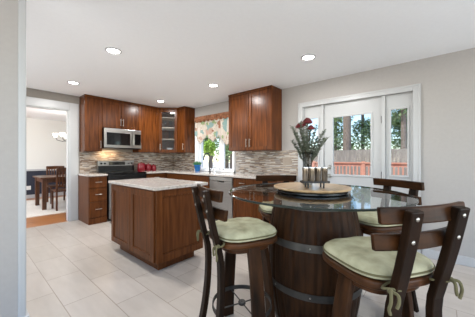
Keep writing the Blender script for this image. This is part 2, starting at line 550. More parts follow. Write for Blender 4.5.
# ------------------------------------------------------------------ sink window
w = MB()
y0, y1, z0, z1 = 3.24, 4.50, .92, 2.12
w.box(XB - .03, XB + .13, y0, y0 + .05, z0, z1).box(XB - .03, XB + .13, y1 - .12, y1, z0, z1)
w.box(XB - .03, XB + .13, y0, y1, z1 - .05, z1).box(XB - .05, XB + .13, y0, y1, z0, z0 + .035)
w.box(XB + .02, XB + .08, 3.62, 3.70, z0, z1)
for a, b in ((3.29, 3.62), (3.70, 4.38)):
    w.box(XB + .03, XB + .07, a, a + .03, z0 + .035, z1 - .05).box(XB + .03, XB + .07, b - .03, b, z0 + .035, z1 - .05)
    w.box(XB + .03, XB + .07, a, b, z0 + .035, z0 + .07).box(XB + .03, XB + .07, a, b, z1 - .08, z1 - .05)
wf = struct(w, 'window_1', 'window_white', 'white framed sliding window over the kitchen sink', 'window')
MB().box(XB + .045, XB + .051, 3.29, 3.62, z0 + .04, z1 - .05).obj('pane', 'pane', wf)
MB().box(XB + .045, XB + .051, 3.70, 4.38, z0 + .04, z1 - .05).obj('pane', 'pane', wf)

# valance
val = thing('window_valance', 'floral valance with pointed hem and brown top band over the sink window', 'valance', (XB - .06, 4.44, 0))
def cloth(f_top, f_bot, n, m, ylen, amp, waves):
    bm = bmesh.new()
    g = []
    for i in range(n + 1):
        t = i / n
        row = []
        for j in range(m + 1):
            k = j / m
            z = f_top(t) + (f_bot(t) - f_top(t)) * k
            x = -amp * (0.4 + 0.6 * k) * (1 + sin(t * 2 * pi * waves)) - .008
            row.append(bm.verts.new((x, -t * ylen, z)))
        g.append(row)
    for i in range(n):
        for j in range(m):
            bm.faces.new((g[i][j], g[i + 1][j], g[i + 1][j + 1], g[i][j + 1]))
    mb = MB(); mb.bm.free(); mb.bm = bm
    return mb
def hem(t):
    pts = [(0, 1.80), (.15, 1.53), (.33, 1.72), (.5, 1.58), (.66, 1.70), (.84, 1.47), (1.0, 1.66)]
    for (a, za), (b, zb) in zip(pts, pts[1:]):
        if a <= t <= b: return za + (zb - za) * (t - a) / (b - a)
o = cloth(lambda t: 2.12, hem, 120, 14, 1.24, .014, 13).obj('floral_panel', 'valance', val, True)
o.modifiers.new('thick', 'SOLIDIFY').thickness = .004
o = cloth(lambda t: 2.19, lambda t: 2.06 + .012 * sin(t * 60), 120, 4, 1.24, .018, 19).obj('rod_pocket', 'valance_band', val, True)
o.location.x = -.012
o.modifiers.new('thick', 'SOLIDIFY').thickness = .004
MB().tube([(.0, -.0, 2.13), (.0, -1.24, 2.13)], .012).obj('rod', 'nickel', val)
MB().box(-.01, .06, -.012, .0, 2.11, 2.15).obj('rod_bracket', 'nickel', val)
MB().box(-.01, .06, -1.24, -1.228, 2.11, 2.15).obj('rod_bracket', 'nickel', val)

# ------------------------------------------------------------------ patio door with sidelights
fr = MB()
def casing(mb, a, b, top, wid):
    mb.box(XB - .022, XB, a, a + wid, 0, top, .004).box(XB - .022, XB, b - wid, b, 0, top, .004)
    mb.box(XB - .0215, XB, a + wid, b - wid, top - wid, top - .0005, .004)
    mb.box(XB - .03, XB - .018, a - .001, a + .02, 0, top + .001, .003).box(XB - .03, XB - .018, b - .02, b + .001, 0, top + .001, .003).box(XB - .0295, XB - .018, a + .02, b - .02, top - .02, top + .001, .003)
casing(fr, .18, 1.81, 2.135, .075)
fr.box(XB - .005, XB + .14, .24, .262, 0, 2.09).box(XB - .005, XB + .14, 1.728, 1.75, 0, 2.09).box(XB - .005, XB + .14, .24, 1.75, 2.068, 2.09)
fr.box(XB + .0, XB + .14, .56, .598, 0, 2.09).box(XB + .0, XB + .14, 1.392, 1.43, 0, 2.09)
fr.box(XB + .0, XB + .14, .24, 1.75, 0, .025)
struct(fr, 'trim_4', 'trim', 'white casing and posts around the patio door and its sidelights', 'door trim')
def glazed(mb, a, b, z0, z1, ga, gb, g0, g1, x0, x1, mould=.022):
    mb.box(x0, x1, a, ga, z0, z1).box(x0, x1, gb, b, z0, z1).box(x0, x1, ga, gb, z0, g0).box(x0, x1, ga, gb, g1, z1)
    e = x0 - .012
    for q in ((ga - mould, ga + .006, g0 - mould, g1 + mould), (gb - .006, gb + mould, g0 - mould, g1 + mould)):
        mb.box(e, x0 + .01, q[0], q[1], q[2], q[3], .004)
    mb.box(e, x0 + .01, ga, gb, g0 - mould, g0 + .006, .004).box(e, x0 + .01, ga, gb, g1 - .006, g1 + mould, .004)
d = MB()
glazed(d, .602, 1.388, .028, 2.063, 0.732, 1.258, .965, 1.845, XB + .035, XB + .08)
door = struct(d, 'door_1', 'trim', 'white patio door with one large glass pane', 'door')
MB().box(XB + .055, XB + .061, 0.732, 1.258, .965, 1.845).obj('pane', 'pane', door)
k = MB().lathe([(0, 0), (.03, 0), (.032, .008), (.012, .014), (.012, .035), (.024, .045), (.028, .06), (.02, .072), (0, .075)], 20)
k.xf(Matrix.Translation((XB + .035, 1.305, .94)) @ Matrix.Rotation(R(-90), 4, 'Y'))
k.obj('knob', 'nickel', door, True)
k = MB().lathe([(0, 0), (.03, 0), (.03, .01), (.022, .02), (.006, .022), (.006, .035), (0, .036)], 20)
k.xf(Matrix.Translation((XB + .035, 1.305, 1.075)) @ Matrix.Rotation(R(-90), 4, 'Y'))
k.obj('deadbolt', 'nickel', door, True)
for z in (.25, .98, 1.74):
    MB().tube([(XB + .026, .6, z - .05), (XB + .026, .6, z + .05)], .009).obj('hinge', 'iron', door)
for n, a, b, ga, gb in (('window_2', .264, .558, .312, .500), ('window_3', 1.432, 1.726, 1.486, 1.674)):
    d = MB()
    glazed(d, a, b, .028, 2.063, ga, gb, .985, 1.865, XB + .035, XB + .08, .018)
    s_ = struct(d, n, 'trim', 'narrow white sidelight window right of the patio door' if n == 'window_2' else 'narrow white sidelight window left of the patio door, behind the flowers', 'window')
    MB().box(XB + .055, XB + .061, ga, gb, .985, 1.865).obj('pane', 'pane', s_)

# ------------------------------------------------------------------ cabinets
def bar_pull(x, y, z, length, vertical=True, parent=None):
    m = MB()
    a = length / 2
    if vertical:
        m.tube([(x, y - .03, z - a), (x, y - .03, z + a)], .0048)
        for s in (-1, 1): m.tube([(x, y, z + s * a * .75), (x, y - .03, z + s * a * .75)], .005)
    else:
        m.tube([(x - a, y - .03, z), (x + a, y - .03, z)], .006)
        for s in (-1, 1): m.tube([(x + s * a * .75, y, z), (x + s * a * .75, y - .03, z)], .005)
    return m.obj('handle', 'nickel', parent, True)

def shaker(x0, x1, z0, z1, y, wood, parent, name='door', handle=None, st=.062):
    m = MB()
    t = .02
    m.box(x0, x0 + st, y - t, y, z0, z1, .0025).box(x1 - st, x1, y - t, y, z0, z1, .0025)
    m.box(x0 + st, x1 - st, y - t, y, z0, z0 + st, .0025).box(x0 + st, x1 - st, y - t, y, z1 - st, z1, .0025)
    m.box(x0 + st - .004, x1 - st + .004, y - .009, y, z0 + st - .004, z1 - st + .004)
    d = m.obj(name, wood, parent)
    if handle: bar_pull(handle[0], y - t, handle[1], handle[2], handle[3], d)
    return d

def slab_drawer(x0, x1, z0, z1, y, wood, parent, hl=.11):
    d = MB().box(x0, x1, y - .02, y, z0, z1, .004).obj('drawer', wood, parent)
    bar_pull((x0 + x1) / 2, y - .02, (z0 + z1) / 2 + .01, hl, False, d)

def upper(label, loc, rz, w_, h, doors, crown=True, depth=.29):
    u = thing('wall_cabinet', label, 'cabinet', loc, rz)
    MB().box(0, w_, -depth, -.002, 0, h, .002).obj('body', 'cherry', u)
    for x0, x1, hx in doors:
        shaker(x0 + .003, x1 - .003, .012, h - .05, -depth, 'cherry', u, handle=(hx, .14, .15, True))
    MB().box(-.002, w_ + .002, -depth - .026, -.003, h - .045, h + .001, .004).obj('crown', 'cherry', u)
    return u
ZU = 1.35
HU = H - ZU - .004
upper('cherry wall cabinet left of the microwave, beside the doorway', (1.517, YA, ZU), 0, .307, HU, [(0, .307, .275)])
u = upper('short two-door cherry cabinet directly above the microwave', (1.826, YA, 1.83), 0, .757, H - 1.834, [(0, .378, .352), (.378, .757, .404)])
upper('cherry wall cabinet between the microwave and the glass-door corner cabinet', (2.585, YA, ZU), 0, .503, HU, [(0, .503, .032)])
upper('narrow cherry cabinet between the glass-door cabinet and the sink window', (XB, 4.828, ZU), R(-90), .288, HU, [(0, .288, .256)])
upper('two-door cherry wall cabinet right of the sink window', (XB, 3.11, ZU), R(-90), .98, HU, [(0, .49, .452), (.49, .98, .528)], depth=.32)

# corner cabinet with a glass door
cc = thing('corner_cabinet', 'cherry corner cabinet with a glass door showing shelves of dishes', 'cabinet', (XB, YA, ZU))
fp = [(-.608, -.002), (-.002, -.002), (-.002, -.608), (-.31, -.608), (-.608, -.31)]
m = MB()
m.prism(fp, 0, .02).prism(fp, HU - .05, HU)
m.box(-.608, -.002, -.02, -.002, 0, HU).box(-.02, -.002, -.608, -.002, 0, HU)
m.box(-.608, -.59, -.31, -.002, 0, HU).box(-.31, -.002, -.608, -.59, 0, HU)
m.obj('body', 'cherry', cc)
for z in (.32, .60, .84):
    MB().prism([(-.588, -.02), (-.02, -.02), (-.02, -.588), (-.31, -.588), (-.588, -.31)], z, z + .015).obj('shelf', 'cherry_in', cc)
dd = MB()
L = .298 * math.sqrt(2)
g0 = .062
dd.box(0, g0, -.02, 0, .012, HU - .05, .002).box(L - g0, L, -.02, 0, .012, HU - .05, .002)
dd.box(g0, L - g0, -.02, 0, .012, .075, .002).box(g0, L - g0, -.02, 0, HU - .115, HU - .05, .002)
rot = Matrix.Translation((-.608, -.31, 0)) @ Matrix.Rotation(R(-45), 4, 'Z')
dd.xf(rot)
gd = dd.obj('door', 'cherry', cc)
MB().box(g0 - .004, L - g0 + .004, -.012, -.008, .07, HU - .11).xf(rot).obj('pane', 'cabinet_pane', gd)
hd = MB().tube([(.03, -.05, .07), (.03, -.05, .21)], .006).tube([(.03, -.02, .09), (.03, -.05, .09)], .005).tube([(.03, -.02, .19), (.03, -.05, .19)], .005)
hd.xf(rot).obj('handle', 'nickel', gd, True)
MB().box(-.0, L, -.03, 0, HU - .045, HU, .003).xf(rot).obj('crown', 'cherry', cc)

# dishes behind the glass door
def bowl(x, y, z, r, label):
    b = MB().lathe([(0, 0), (r * .45, 0), (r * .5, .008), (r * .9, .04), (r, .06), (r * .96, .06), (r * .85, .04), (r * .4, .012), (0, .01)], 24).obj('bowl', 'white', None, True, (x, y, z))
    return tag(b, label, 'bowl', 'white bowls behind the glass cabinet door')
bowl(3.36, 5.10, ZU + .02, .075, 'white bowl at the foot of the glass-door cabinet, under another bowl')
bowl(3.36, 5.10, ZU + .062, .075, 'white bowl stacked on top of another in the glass-door cabinet')
for i, (x, y) in enumerate(((3.27, 5.16), (3.36, 5.06), (3.44, 4.99))):
    t = thing('wine_glass', 'stemmed glass on the upper shelf behind the glass cabinet door', 'glass', (x, y, ZU + .615), 0, 'stemmed glasses in the glass-door cabinet')
    MB().lathe([(0, 0), (.032, 0), (.03, .004), (.005, .01), (.004, .075), (0, .078)], 16).obj('stem', 'tumbler', t, True)
    MB().lathe([(.004, .075), (.03, .095), (.037, .13), (.03, .17), (.027, .17), (.033, .13), (.026, .1), (0, .08)], 16).obj('bowl', 'tumbler', t, True)

# base units
b = thing('base_cabinet', 'cherry drawer base with three drawers left of the range', 'cabinet', (1.492, YA, 0))
MB().box(0, .31, -.60, -.002, 0, .878, .002).obj('body', 'cherry_base', b)
for a, c in ((.125, .405), (.415, .655), (.665, .86)): slab_drawer(.006, .304, a, c, -.60, 'cherry_base', b)
MB().box(0, .31, -.612, -.60, 0, .11, .003).obj('toe_kick', 'cherry_base', b)
b = thing('base_cabinet', 'cherry base cabinet in the far corner under the red canisters', 'cabinet', (2.60, YA, 0))
MB().box(0, 1.098, -.58, -.002, .1, .878).box(.0, 1.098, -.52, -.002, 0, .1).obj('body', 'cherry_base', b)
shaker(.004, .48, .12, .68, -.58, 'cherry_base', b, handle=(.04, .6, .13, True))
slab_drawer(.004, .48, .70, .86, -.58, 'cherry_base', b)
b = thing('base_cabinet', 'cherry sink base cabinet below the window, behind the island', 'cabinet', (XB, 4.838, 0), R(-90))
MB().box(0, 1.462, -.58, -.002, .1, .878).box(0, 1.462, -.52, -.002, 0, .1).obj('body', 'cherry_base', b)
for x0, x1, hx in ((.004, .40, .36), (.404, .93, .89), (.934, 1.458, .974)):
    shaker(x0, x1, .12, .68, -.58, 'cherry_base', b, handle=(hx, .6, .13, True))
    MB().box(x0, x1, -.60, -.58, .70, .86, .004).obj('drawer', 'cherry_base', b)
b = thing('base_cabinet', 'cherry base cabinet right of the dishwasher, seen past the glass table', 'cabinet', (XB, 2.764, 0), R(-90))
MB().box(0, .88, -.58, -.002, .1, .878).box(0, .88, -.52, -.002, 0, .1).obj('body', 'cherry_base', b)
shaker(.004, .438, .12, .68, -.58, 'cherry_base', b, handle=(.40, .6, .13, True))
shaker(.442, .876, .12, .68, -.58, 'cherry_base', b, handle=(.48, .6, .13, True))
slab_drawer(.004, .438, .70, .86, -.58, 'cherry_base', b)
slab_drawer(.442, .876, .70, .86, -.58, 'cherry_base', b)

# worktops
o = MB().box(1.478, 1.808, 4.80, YA - .009, .88, .915, .006).obj('worktop', 'granite')
tag(o, 'short speckled granite worktop on the drawer base left of the range', 'worktop')
o = MB().prism([(2.592, 4.80), (3.06, 4.80), (3.06, 1.862), (XB - .009, 1.862), (XB - .009, YA - .009), (2.592, YA - .009)], .88, .915, .005).obj('worktop', 'granite')
tag(o, 'long speckled granite worktop turning the corner under the sink window', 'worktop')

# dishwasher
dw = thing('dishwasher', 'stainless steel dishwasher under the worktop near the sink window', 'dishwasher', (XB, 3.363, 0), R(-90))
MB().box(0, .594, -.57, -.01, .1, .872).obj('body', 'black', dw)
MB().box(.004, .59, -.61, -.57, .115, .79, .006).obj('door', 'steel', dw)
MB().box(.004, .59, -.61, -.57, .795, .87, .006).obj('control_panel', 'steel', dw)
MB().box(.2, .39, -.614, -.60, .775, .80, .003).obj('pocket_handle', 'black', dw)
MB().box(.02, .574, -.54, -.5, 0, .1).obj('toe_kick', 'black', dw)

# range
rg = thing('kitchen_range', 'stainless steel and black range below the microwave', 'stove', (1.822, YA, 0))
MB().box(0, .756, -.62, -.02, .04, .90, .003).obj('body', 'black', rg)
od = MB().box(.008, .748, -.655, -.62, .21, .74, .006).obj('oven_door', 'steel', rg)
MB().box(.12, .636, -.658, -.65, .30, .62, .003).obj('oven_window', 'black_glass', od)
MB().tube([(.07, -.70, .70), (.686, -.70, .70)], .012).tube([(.09, -.655, .70), (.09, -.70, .70)], .009).tube([(.666, -.655, .70), (.666, -.70, .70)], .009).obj('handle', 'steel', od, True)
MB().box(.008, .748, -.65, -.62, .05, .20, .005).obj('storage_drawer', 'steel', rg)
MB().box(.0, .756, -.65, -.62, .75, .888, .006).obj('front_panel', 'black', rg)
ck = MB().box(0, .756, -.65, -.09, .895, .922, .006).obj('cooktop', 'black_glass', rg)
for bx_, by_, br_ in ((.2, -.50, .11), (.56, -.50, .09), (.2, -.24, .08), (.56, -.24, .10)):
    MB().lathe([(br_ - .004, .9222), (br_, .9222), (br_, .9232), (br_ - .004, .9232)], 40, bx_, by_, True).obj('burner_ring', 'hoop', ck)
bg_ = MB().box(0, .756, -.09, -.012, .93, 1.165, .01).obj('backguard', 'steel', rg)
MB().box(.21, .55, -.096, -.088, 1.07, 1.14, .003).obj('display', 'black_glass', bg_)
MB().box(.002, .754, -.094, -.085, .931, 1.055, .003).obj('backguard_base', 'black', bg_)
for kx in (.06, .13, .63, .70):
    MB().lathe([(0, 0), (.02, 0), (.018, .022), (0, .024)], 18).xf(Matrix.Translation((kx, -.09, 1.105)) @ Matrix.Rotation(R(90), 4, 'X')).obj('knob', 'black', bg_, True)

# microwave
mw = thing('microwave', 'stainless steel over-the-range microwave between the cherry cabinets', 'microwave', (1.826, YA, 1.412))
MB().box(0, .756, -.385, -.012, 0, .415, .003).obj('body', 'black', mw)
md = MB().box(.0, .60, -.41, -.385, .02, .41, .004).obj('door', 'steel', mw)
MB().box(.045, .515, -.414, -.405, .075, .325, .004).obj('door_window', 'black_glass', md)
MB().tube([(.565, -.41, .06), (.565, -.445, .09), (.565, -.45, .215), (.565, -.445, .34), (.565, -.41, .37)], .011).obj('handle', 'steel', md, True)
cp = MB().box(.603, .756, -.41, -.385, .02, .41, .004).obj('control_panel', 'steel', mw)
MB().box(.612, .748, -.414, -.405, .085, .325, .003).obj('keypad', 'black_glass', cp)
MB().box(0, .756, -.40, -.385, 0, .02).obj('vent_strip', 'black', mw)

tl = bpy.data.lights.new('cooktop_light', 'AREA'); tl.shape = 'RECTANGLE'; tl.size = .3; tl.size_y = .06; tl.energy = 2.2; tl.color = (1, .72, .42)
to = bpy.data.objects.new('cooktop_light', tl); C.objects.link(to); to.parent = mw; to.location = (.2, -.12, -.006)
# island
il = thing('kitchen_island', 'cherry kitchen island with a speckled granite top in the middle of the floor', 'kitchen island', (1.31, 3.33, 0), R(-90))
MB().box(0, 1.09, 0, .63, .105, .88, .003).obj('body', 'cherry_base', il)
MB().box(.07, 1.02, .07, .56, 0, .105).obj('toe_kick', 'cherry_base', il)
shaker(.012, .545, .12, .865, 0, 'cherry_base', il, st=.07)
shaker(.551, 1.078, .12, .865, 0, 'cherry_base', il, st=.07)
e = MB()
X = 1.09
for (ya, yb, za, zb, t) in ((0, .07, .105, .88, .016), (.56, .63, .105, .88, .016), (.07, .56, .105, .19, .016), (.07, .56, .80, .88, .016)):
    e.box(X, X + t, ya, yb, za, zb, .003)
e.obj('end_panel', 'cherry_base', il)
MB().box(-.04, 1.14, -.04, .68, .88, .915, .006).obj('worktop', 'granite', il)

# switch plate on backsplash
sp = thing('switch_plate', 'taupe double switch plate on the mosaic backsplash', 'switch', (XB - .008, 2.02, 1.165), R(-90))
MB().box(-.085, .085, -.006, 0, -.065, .065, .003).obj('plate', 'plate', sp)
for x in (-.042, .042): MB().box(x - .02, x + .02, -.011, -.004, -.035, .035, .003).obj('rocker', 'plate', sp)

# canisters
for i, (x, y, r, h) in enumerate(((2.675, 5.20, .083, .17), (2.852, 5.22, .07, .14), (3.0, 5.23, .06, .115))):
    nm = ('tallest red canister, nearest the range', 'middle-sized red canister between two others on the worktop', 'smallest red canister, farthest from the range')[i]
    t = thing('canister', nm, 'canister', (x, y, .915), 0, 'red canisters on the worktop')
    MB().lathe([(0, 0), (r * .92, 0), (r, .012), (r, h - .012), (r * .95, h), (0, h)], 28).obj('body', 'red', t, True)
    MB().lathe([(0, h), (r * .98, h), (r * .98, h + .012), (r * .7, h + .022), (.012, h + .024), (.01, h + .03), (.018, h + .038), (.014, h + .048), (0, h + .05)], 28).obj('lid', 'red', t, True)

# blue pot with succulent
px_, py_ = 3.53, 4.24
pt = thing('potted_plant', 'small green plant in a bright blue pot on the sill end of the worktop', 'plant', (px_, py_, .915))
MB().lathe([(0, 0), (.055, 0), (.078, .13), (.082, .135), (.08, .15), (.068, .15), (.066, .12), (0, .12)], 28).obj('pot', 'blue', pt, True)
lf = MB()
for i in range(26):
    a = i * 2.4
    t_ = .25 + .75 * (i / 26)
    rr = .02 + .055 * (1 - i / 26) + .01
    hh = .06 + .06 * t_
    lf.tube([(.4 * rr * cos(a), .4 * rr * sin(a), .118), (rr * cos(a), rr * sin(a), .12 + hh * .6), (1.3 * rr * cos(a), 1.3 * rr * sin(a), .12 + hh)], [.012, .014, .003], 6)
lf.obj('leaves', 'plant', pt, True)

# faucet
fa = thing('faucet', 'grey metal gooseneck faucet in front of the sink window', 'faucet', (3.56, 3.86, .915))
MB().lathe([(0, 0), (.028, 0), (.026, .012), (.018, .03), (.016, .06), (0, .06)], 20).obj('base', 'faucet_metal', fa, True)
pts = [(0, 0, .05), (0, 0, .32)] + [(-.085 + .085 * cos(a), 0, .32 + .085 * sin(a)) for a in [R(x) for x in range(15, 181, 15)]] + [(-.17, 0, .25)]
MB().tube(pts, .015, 10).obj('spout', 'faucet_metal', fa, True)
MB().tube([(0, -.02, .045), (0, -.05, .06), (-.01, -.09, .10)], [.009, .008, .006]).obj('lever', 'faucet_metal', fa, True)
sd = thing('soap_dispenser', 'small soap dispenser with curved spout beside the faucet', 'soap dispenser', (3.56, 3.70, .915))
MB().lathe([(0, 0), (.03, 0), (.03, .09), (.012, .11), (.012, .12), (0, .12)], 18).obj('bottle', 'chrome', sd, True)
MB().tube([(0, 0, .115), (0, 0, .14), (-.045, 0, .135)], .006).obj('pump', 'chrome', sd, True)

# floor mat before the range
o = MB().box(1.80, 2.42, 4.14, 4.72, 0.0, .012, .004).obj('floor_mat', 'mat')
tag(o, 'grey and black patterned mat on the tiles in front of the range', 'mat')

# ------------------------------------------------------------------ barrel table
TX, TY = 1.741, .735
br = thing('wine_barrel', 'dark wooden wine barrel with metal hoops holding up the glass tabletop', 'barrel', (TX, TY, 0))
def br_r(z):
    return .338 - .062 * ((z - .472) / .472) ** 2
def barrel_mesh():
    bm = bmesh.new()
    NS, per = 26, 4
    zs = [0, .03] + [.03 + (.915 - .03) * i / 16 for i in range(1, 16)] + [.915, .945]
    rings = []
    for z in zs:
        row = []
        for s_ in range(NS):
            for p in range(per):
                a = 2 * pi * (s_ + p / per) / NS
                r = br_r(z) - (.004 if p == 0 else 0)
                row.append(bm.verts.new((r * cos(a), r * sin(a), z)))
        rings.append(row)
    n = NS * per
    for a, b in zip(rings, rings[1:]):
        for k in range(n):
            bm.faces.new((a[k], a[(k + 1) % n], b[(k + 1) % n], b[k]))
    bm.faces.new(rings[0][::-1])
    inner = [bm.verts.new((v.co.x * .91, v.co.y * .91, .945)) for v in rings[-1]]
    low = [bm.verts.new((v.co.x * .91, v.co.y * .91, .92)) for v in rings[-1]]
    for k in range(n):
        k2 = (k + 1) % n
        bm.faces.new((rings[-1][k], rings[-1][k2], inner[k2], inner[k]))
        bm.faces.new((inner[k], inner[k2], low[k2], low[k]))
    bm.faces.new(low)
    mb = MB(); mb.bm.free(); mb.bm = bm
    return mb
barrel_mesh().obj('staves', 'stave', br)
for z0, z1 in ((.02, .075), (.305, .352), (.615, .662), (.87, .925)):
    hp = MB().lathe([(br_r(z0) + .001, z0), (br_r(z0) + .005, z0), (br_r(z1) + .005, z1), (br_r(z1) + .001, z1)], 96, closed=True)
    ho = hp.obj('hoop', 'hoop', br, True)
    for q in range(8):
        a = 2 * pi * q / 8 + .35
        zc = (z0 + z1) / 2
        MB().ball((br_r(zc) + .006) * cos(a), (br_r(zc) + .006) * sin(a), zc, .006, 1).obj('rivet', 'nickel', ho, True)

gt = thing('glass_tabletop', 'large round clear glass tabletop resting on the wine barrel', 'table top', (TX, TY, .947))
RG = .64
MB().lathe([(0, .0135), (RG - .004, .0135), (RG, .0095), (RG, .004), (RG - .004, 0), (0, 0)], 128).obj('glass_disc', 'tabletop', gt, True)
MB().lathe([(RG - .004, .0138), (RG + .0012, .0098), (RG + .0012, .0038), (RG - .004, -.0003), (RG - .0055, .0068)], 128, closed=True).obj('polished_edge', 'glass_edge', gt, True)

# lazy susan
ls = thing('lazy_susan', 'round pale wood lazy susan in the centre of the glass tabletop', 'lazy susan', (1.715, .738, .961))
MB().lathe([(0, 0), (.24, 0), (.255, .006), (.255, .016), (.19, .022), (0, .022)], 64).obj('base', 'black', ls, True)
MB().lathe([(0, .022), (.258, .022), (.275, .028), (.279, .036), (.275, .042), (0, .042)], 64).obj('turntable', 'susan', ls, True)
ZS = .961 + .0425

# glass rack
rk = thing('glass_rack', 'low black metal rack holding tumblers on the lazy susan', 'rack', (1.632, .677, ZS), R(-49.4))
m = MB()
m.box(-.09, .09, -.034, .034, .038, .044)
m.box(-.094, .094, -.038, -.033, .034, .048).box(-.094, .094, .033, .038, .034, .048).box(-.095, -.09, -.038, .038, .034, .048).box(.09, .095, -.038, .038, .034, .048)
m.obj('tray', 'iron', rk)
for sx in (-.055, .055):
    for sy in (-.03, .03):
        MB().tube([(sx, sy, 0), (sx, sy, .04)], .006).obj('leg', 'iron', rk)
for i, x in enumerate((-.068, -.0235, .0215, .068)):
    lab = ('amber-streaked tumbler at the window-wall end of the black rack', 'amber-streaked tumbler second from the window-wall end of the rack', 'amber-streaked tumbler third from the window-wall end of the rack', 'amber-streaked tumbler at the patio-door end of the black rack')[i]
    p = Matrix.Translation((1.632, .677, ZS)) @ Matrix.Rotation(R(-49.4), 4, 'Z') @ Vector((x, -.01, .0445))
    t = thing('tumbler', lab, 'glass', p, i * 1.3, 'tumblers in the black rack')
    MB().lathe([(0, 0), (.019, 0), (.0205, .004), (.022, .098), (.0205, .098), (.0195, .008), (0, .007)], 24).obj('cup', 'reflection', t, True)
    MB().lathe([(.0222, .091), (.0232, .095), (.0224, .101), (.0204, .101), (.0204, .093)], 24, closed=True).obj('rim', 'chrome', t, True)

# vase with flowers
VX, VY = 1.772, .792
vs = thing('vase', 'clear glass vase behind the tumblers, holding red flowers', 'vase', (VX, VY, ZS))
MB().lathe([(0, 0), (.036, 0), (.038, .006), (.033, .09), (.036, .2), (.043, .255), (.041, .255), (.034, .2), (.031, .09), (.034, .014), (0, .012)], 32).obj('body', 'vase_glass', vs, True)
def branch(az, lean, h, leaf=.017, seed=0, n=26):
    rnd = random.Random(seed)
    pts = []
    for i in range(9):
        t = i / 8
        out = lean * (t ** 1.7) + .01 * t
        pts.append(Vector((.012 * cos(az + 3) * (1 - t) + out * cos(az), .012 * sin(az + 3) * (1 - t) + out * sin(az), .02 + (h - .02) * t)))
    return pts, rnd
def leaf_quad(bm, p, d, up, L_, w_):
    s_ = d.cross(up).normalized()
    n_ = s_.cross(d).normalized()
    a = bm.verts.new(p); b_ = bm.verts.new(p + d * L_ * .5 + s_ * w_ * .5 + n_ * .002)
    c_ = bm.verts.new(p + d * L_); e_ = bm.verts.new(p + d * L_ * .5 - s_ * w_ * .5 + n_ * .002)
    bm.faces.new((a, b_, c_, e_))
camr = R(-49.4)
specs = [(-.14, .0, .44), (-.105, .03, .40), (-.075, -.05, .46), (-.045, .05, .42), (-.02, -.03, .43), (.03, .03, .41), (.06, -.04, .44),
         (.10, .03, .36), (.15, .0, .40), (.19, .02, .35), (.12, -.06, .33), (-.12, .06, .33)]
for i, (dx, dy, h) in enumerate(specs):
    dx *= .82
    h += .02
    wx, wy = dx * cos(camr) - dy * sin(camr), dx * sin(camr) + dy * cos(camr)
    az = math.atan2(wy, wx)
    pts, rnd = branch(az, math.hypot(wx, wy), h, seed=i)
    t = thing('eucalyptus_branch', 'grey-green eucalyptus branch standing in the clear glass vase', 'branch', (VX, VY, ZS), 0, 'eucalyptus branches in the vase')
    MB().tube(pts, [.0028] * 5 + [.0022, .0018, .0014, .001], 5).obj('stem', 'stem', t, True)
    lb = MB()
    for k in range(70):
        q = .52 + .48 * k / 69
        f = q * 8
        a = int(min(f, 7.999)); p = pts[a].lerp(pts[a + 1], f - a)
        ang = k * 2.4 + i
        d = Vector((cos(ang), sin(ang), rnd.uniform(.1, .9))).normalized()
        L_ = rnd.uniform(.026, .042) * (1.2 - .4 * q)
        leaf_quad(lb.bm, p, d, Vector((0, 0, 1)), L_, L_ * .75)
    lb.obj('leaves', 'eucalyptus', t)
for i, (dx, dy, h, r, lab) in enumerate(((-.055, -.01, .462, .034, 'dark red flower leaning farthest toward the mosaic backsplash'),
                                    (.006, .02, .505, .040, 'large dark red flower topping the bouquet in the vase'),
                                    (.012, -.02, .445, .030, 'lowest dark red flower, tucked under the topmost bloom'),
                                    (-.022, .03, .482, .028, 'dark red flower behind, between the topmost bloom and the outermost one'))):
    wx, wy = dx * cos(camr) - dy * sin(camr), dx * sin(camr) + dy * cos(camr)
    az = math.atan2(wy, wx)
    pts, rnd = branch(az, math.hypot(wx, wy), h, seed=i + 50)
    t = thing('red_flower', lab, 'flower', (VX, VY, ZS), 0, 'red flowers in the vase')
    MB().tube(pts, .0028, 6).obj('stem', 'stem', t, True)
    fb = MB()
    c0 = pts[-1]
    for ring_, (cnt, rr, up, sz) in enumerate(((11, 1.0, .15, 1.0), (9, .8, .45, .9), (7, .55, .75, .8), (5, .3, 1.0, .6))):
        for k in range(cnt):
            a = 2 * pi * k / cnt + ring_ * .5
            cpos = c0 + Vector((cos(a) * r * rr * .62, sin(a) * r * rr * .62, r * (up - .4) * .9))
            fb.ball(cpos.x, cpos.y, cpos.z, r * .42 * sz, 1, 1.0, 1.0, .75)
    fb.obj('bloom', 'petal', t, True)
    MB().lathe([(0, -.02), (.006, -.018), (.012, -.004), (.01, 0), (0, 0)], 10, c0.x, c0.y).xf(Matrix.Translation((0, 0, c0.z - r * .3))).obj('calyx', 'eucalyptus', t, True)

# ------------------------------------------------------------------ bar stools
def superell(a, n, seg=64):
    out = []
    for k in range(seg):
        t = 2 * pi * k / seg
        c_, s_ = cos(t), sin(t)
        out.append((a * abs(c_) ** (2 / n) * (1 if c_ >= 0 else -1), a * abs(s_) ** (2 / n) * (1 if s_ >= 0 else -1)))
    return out

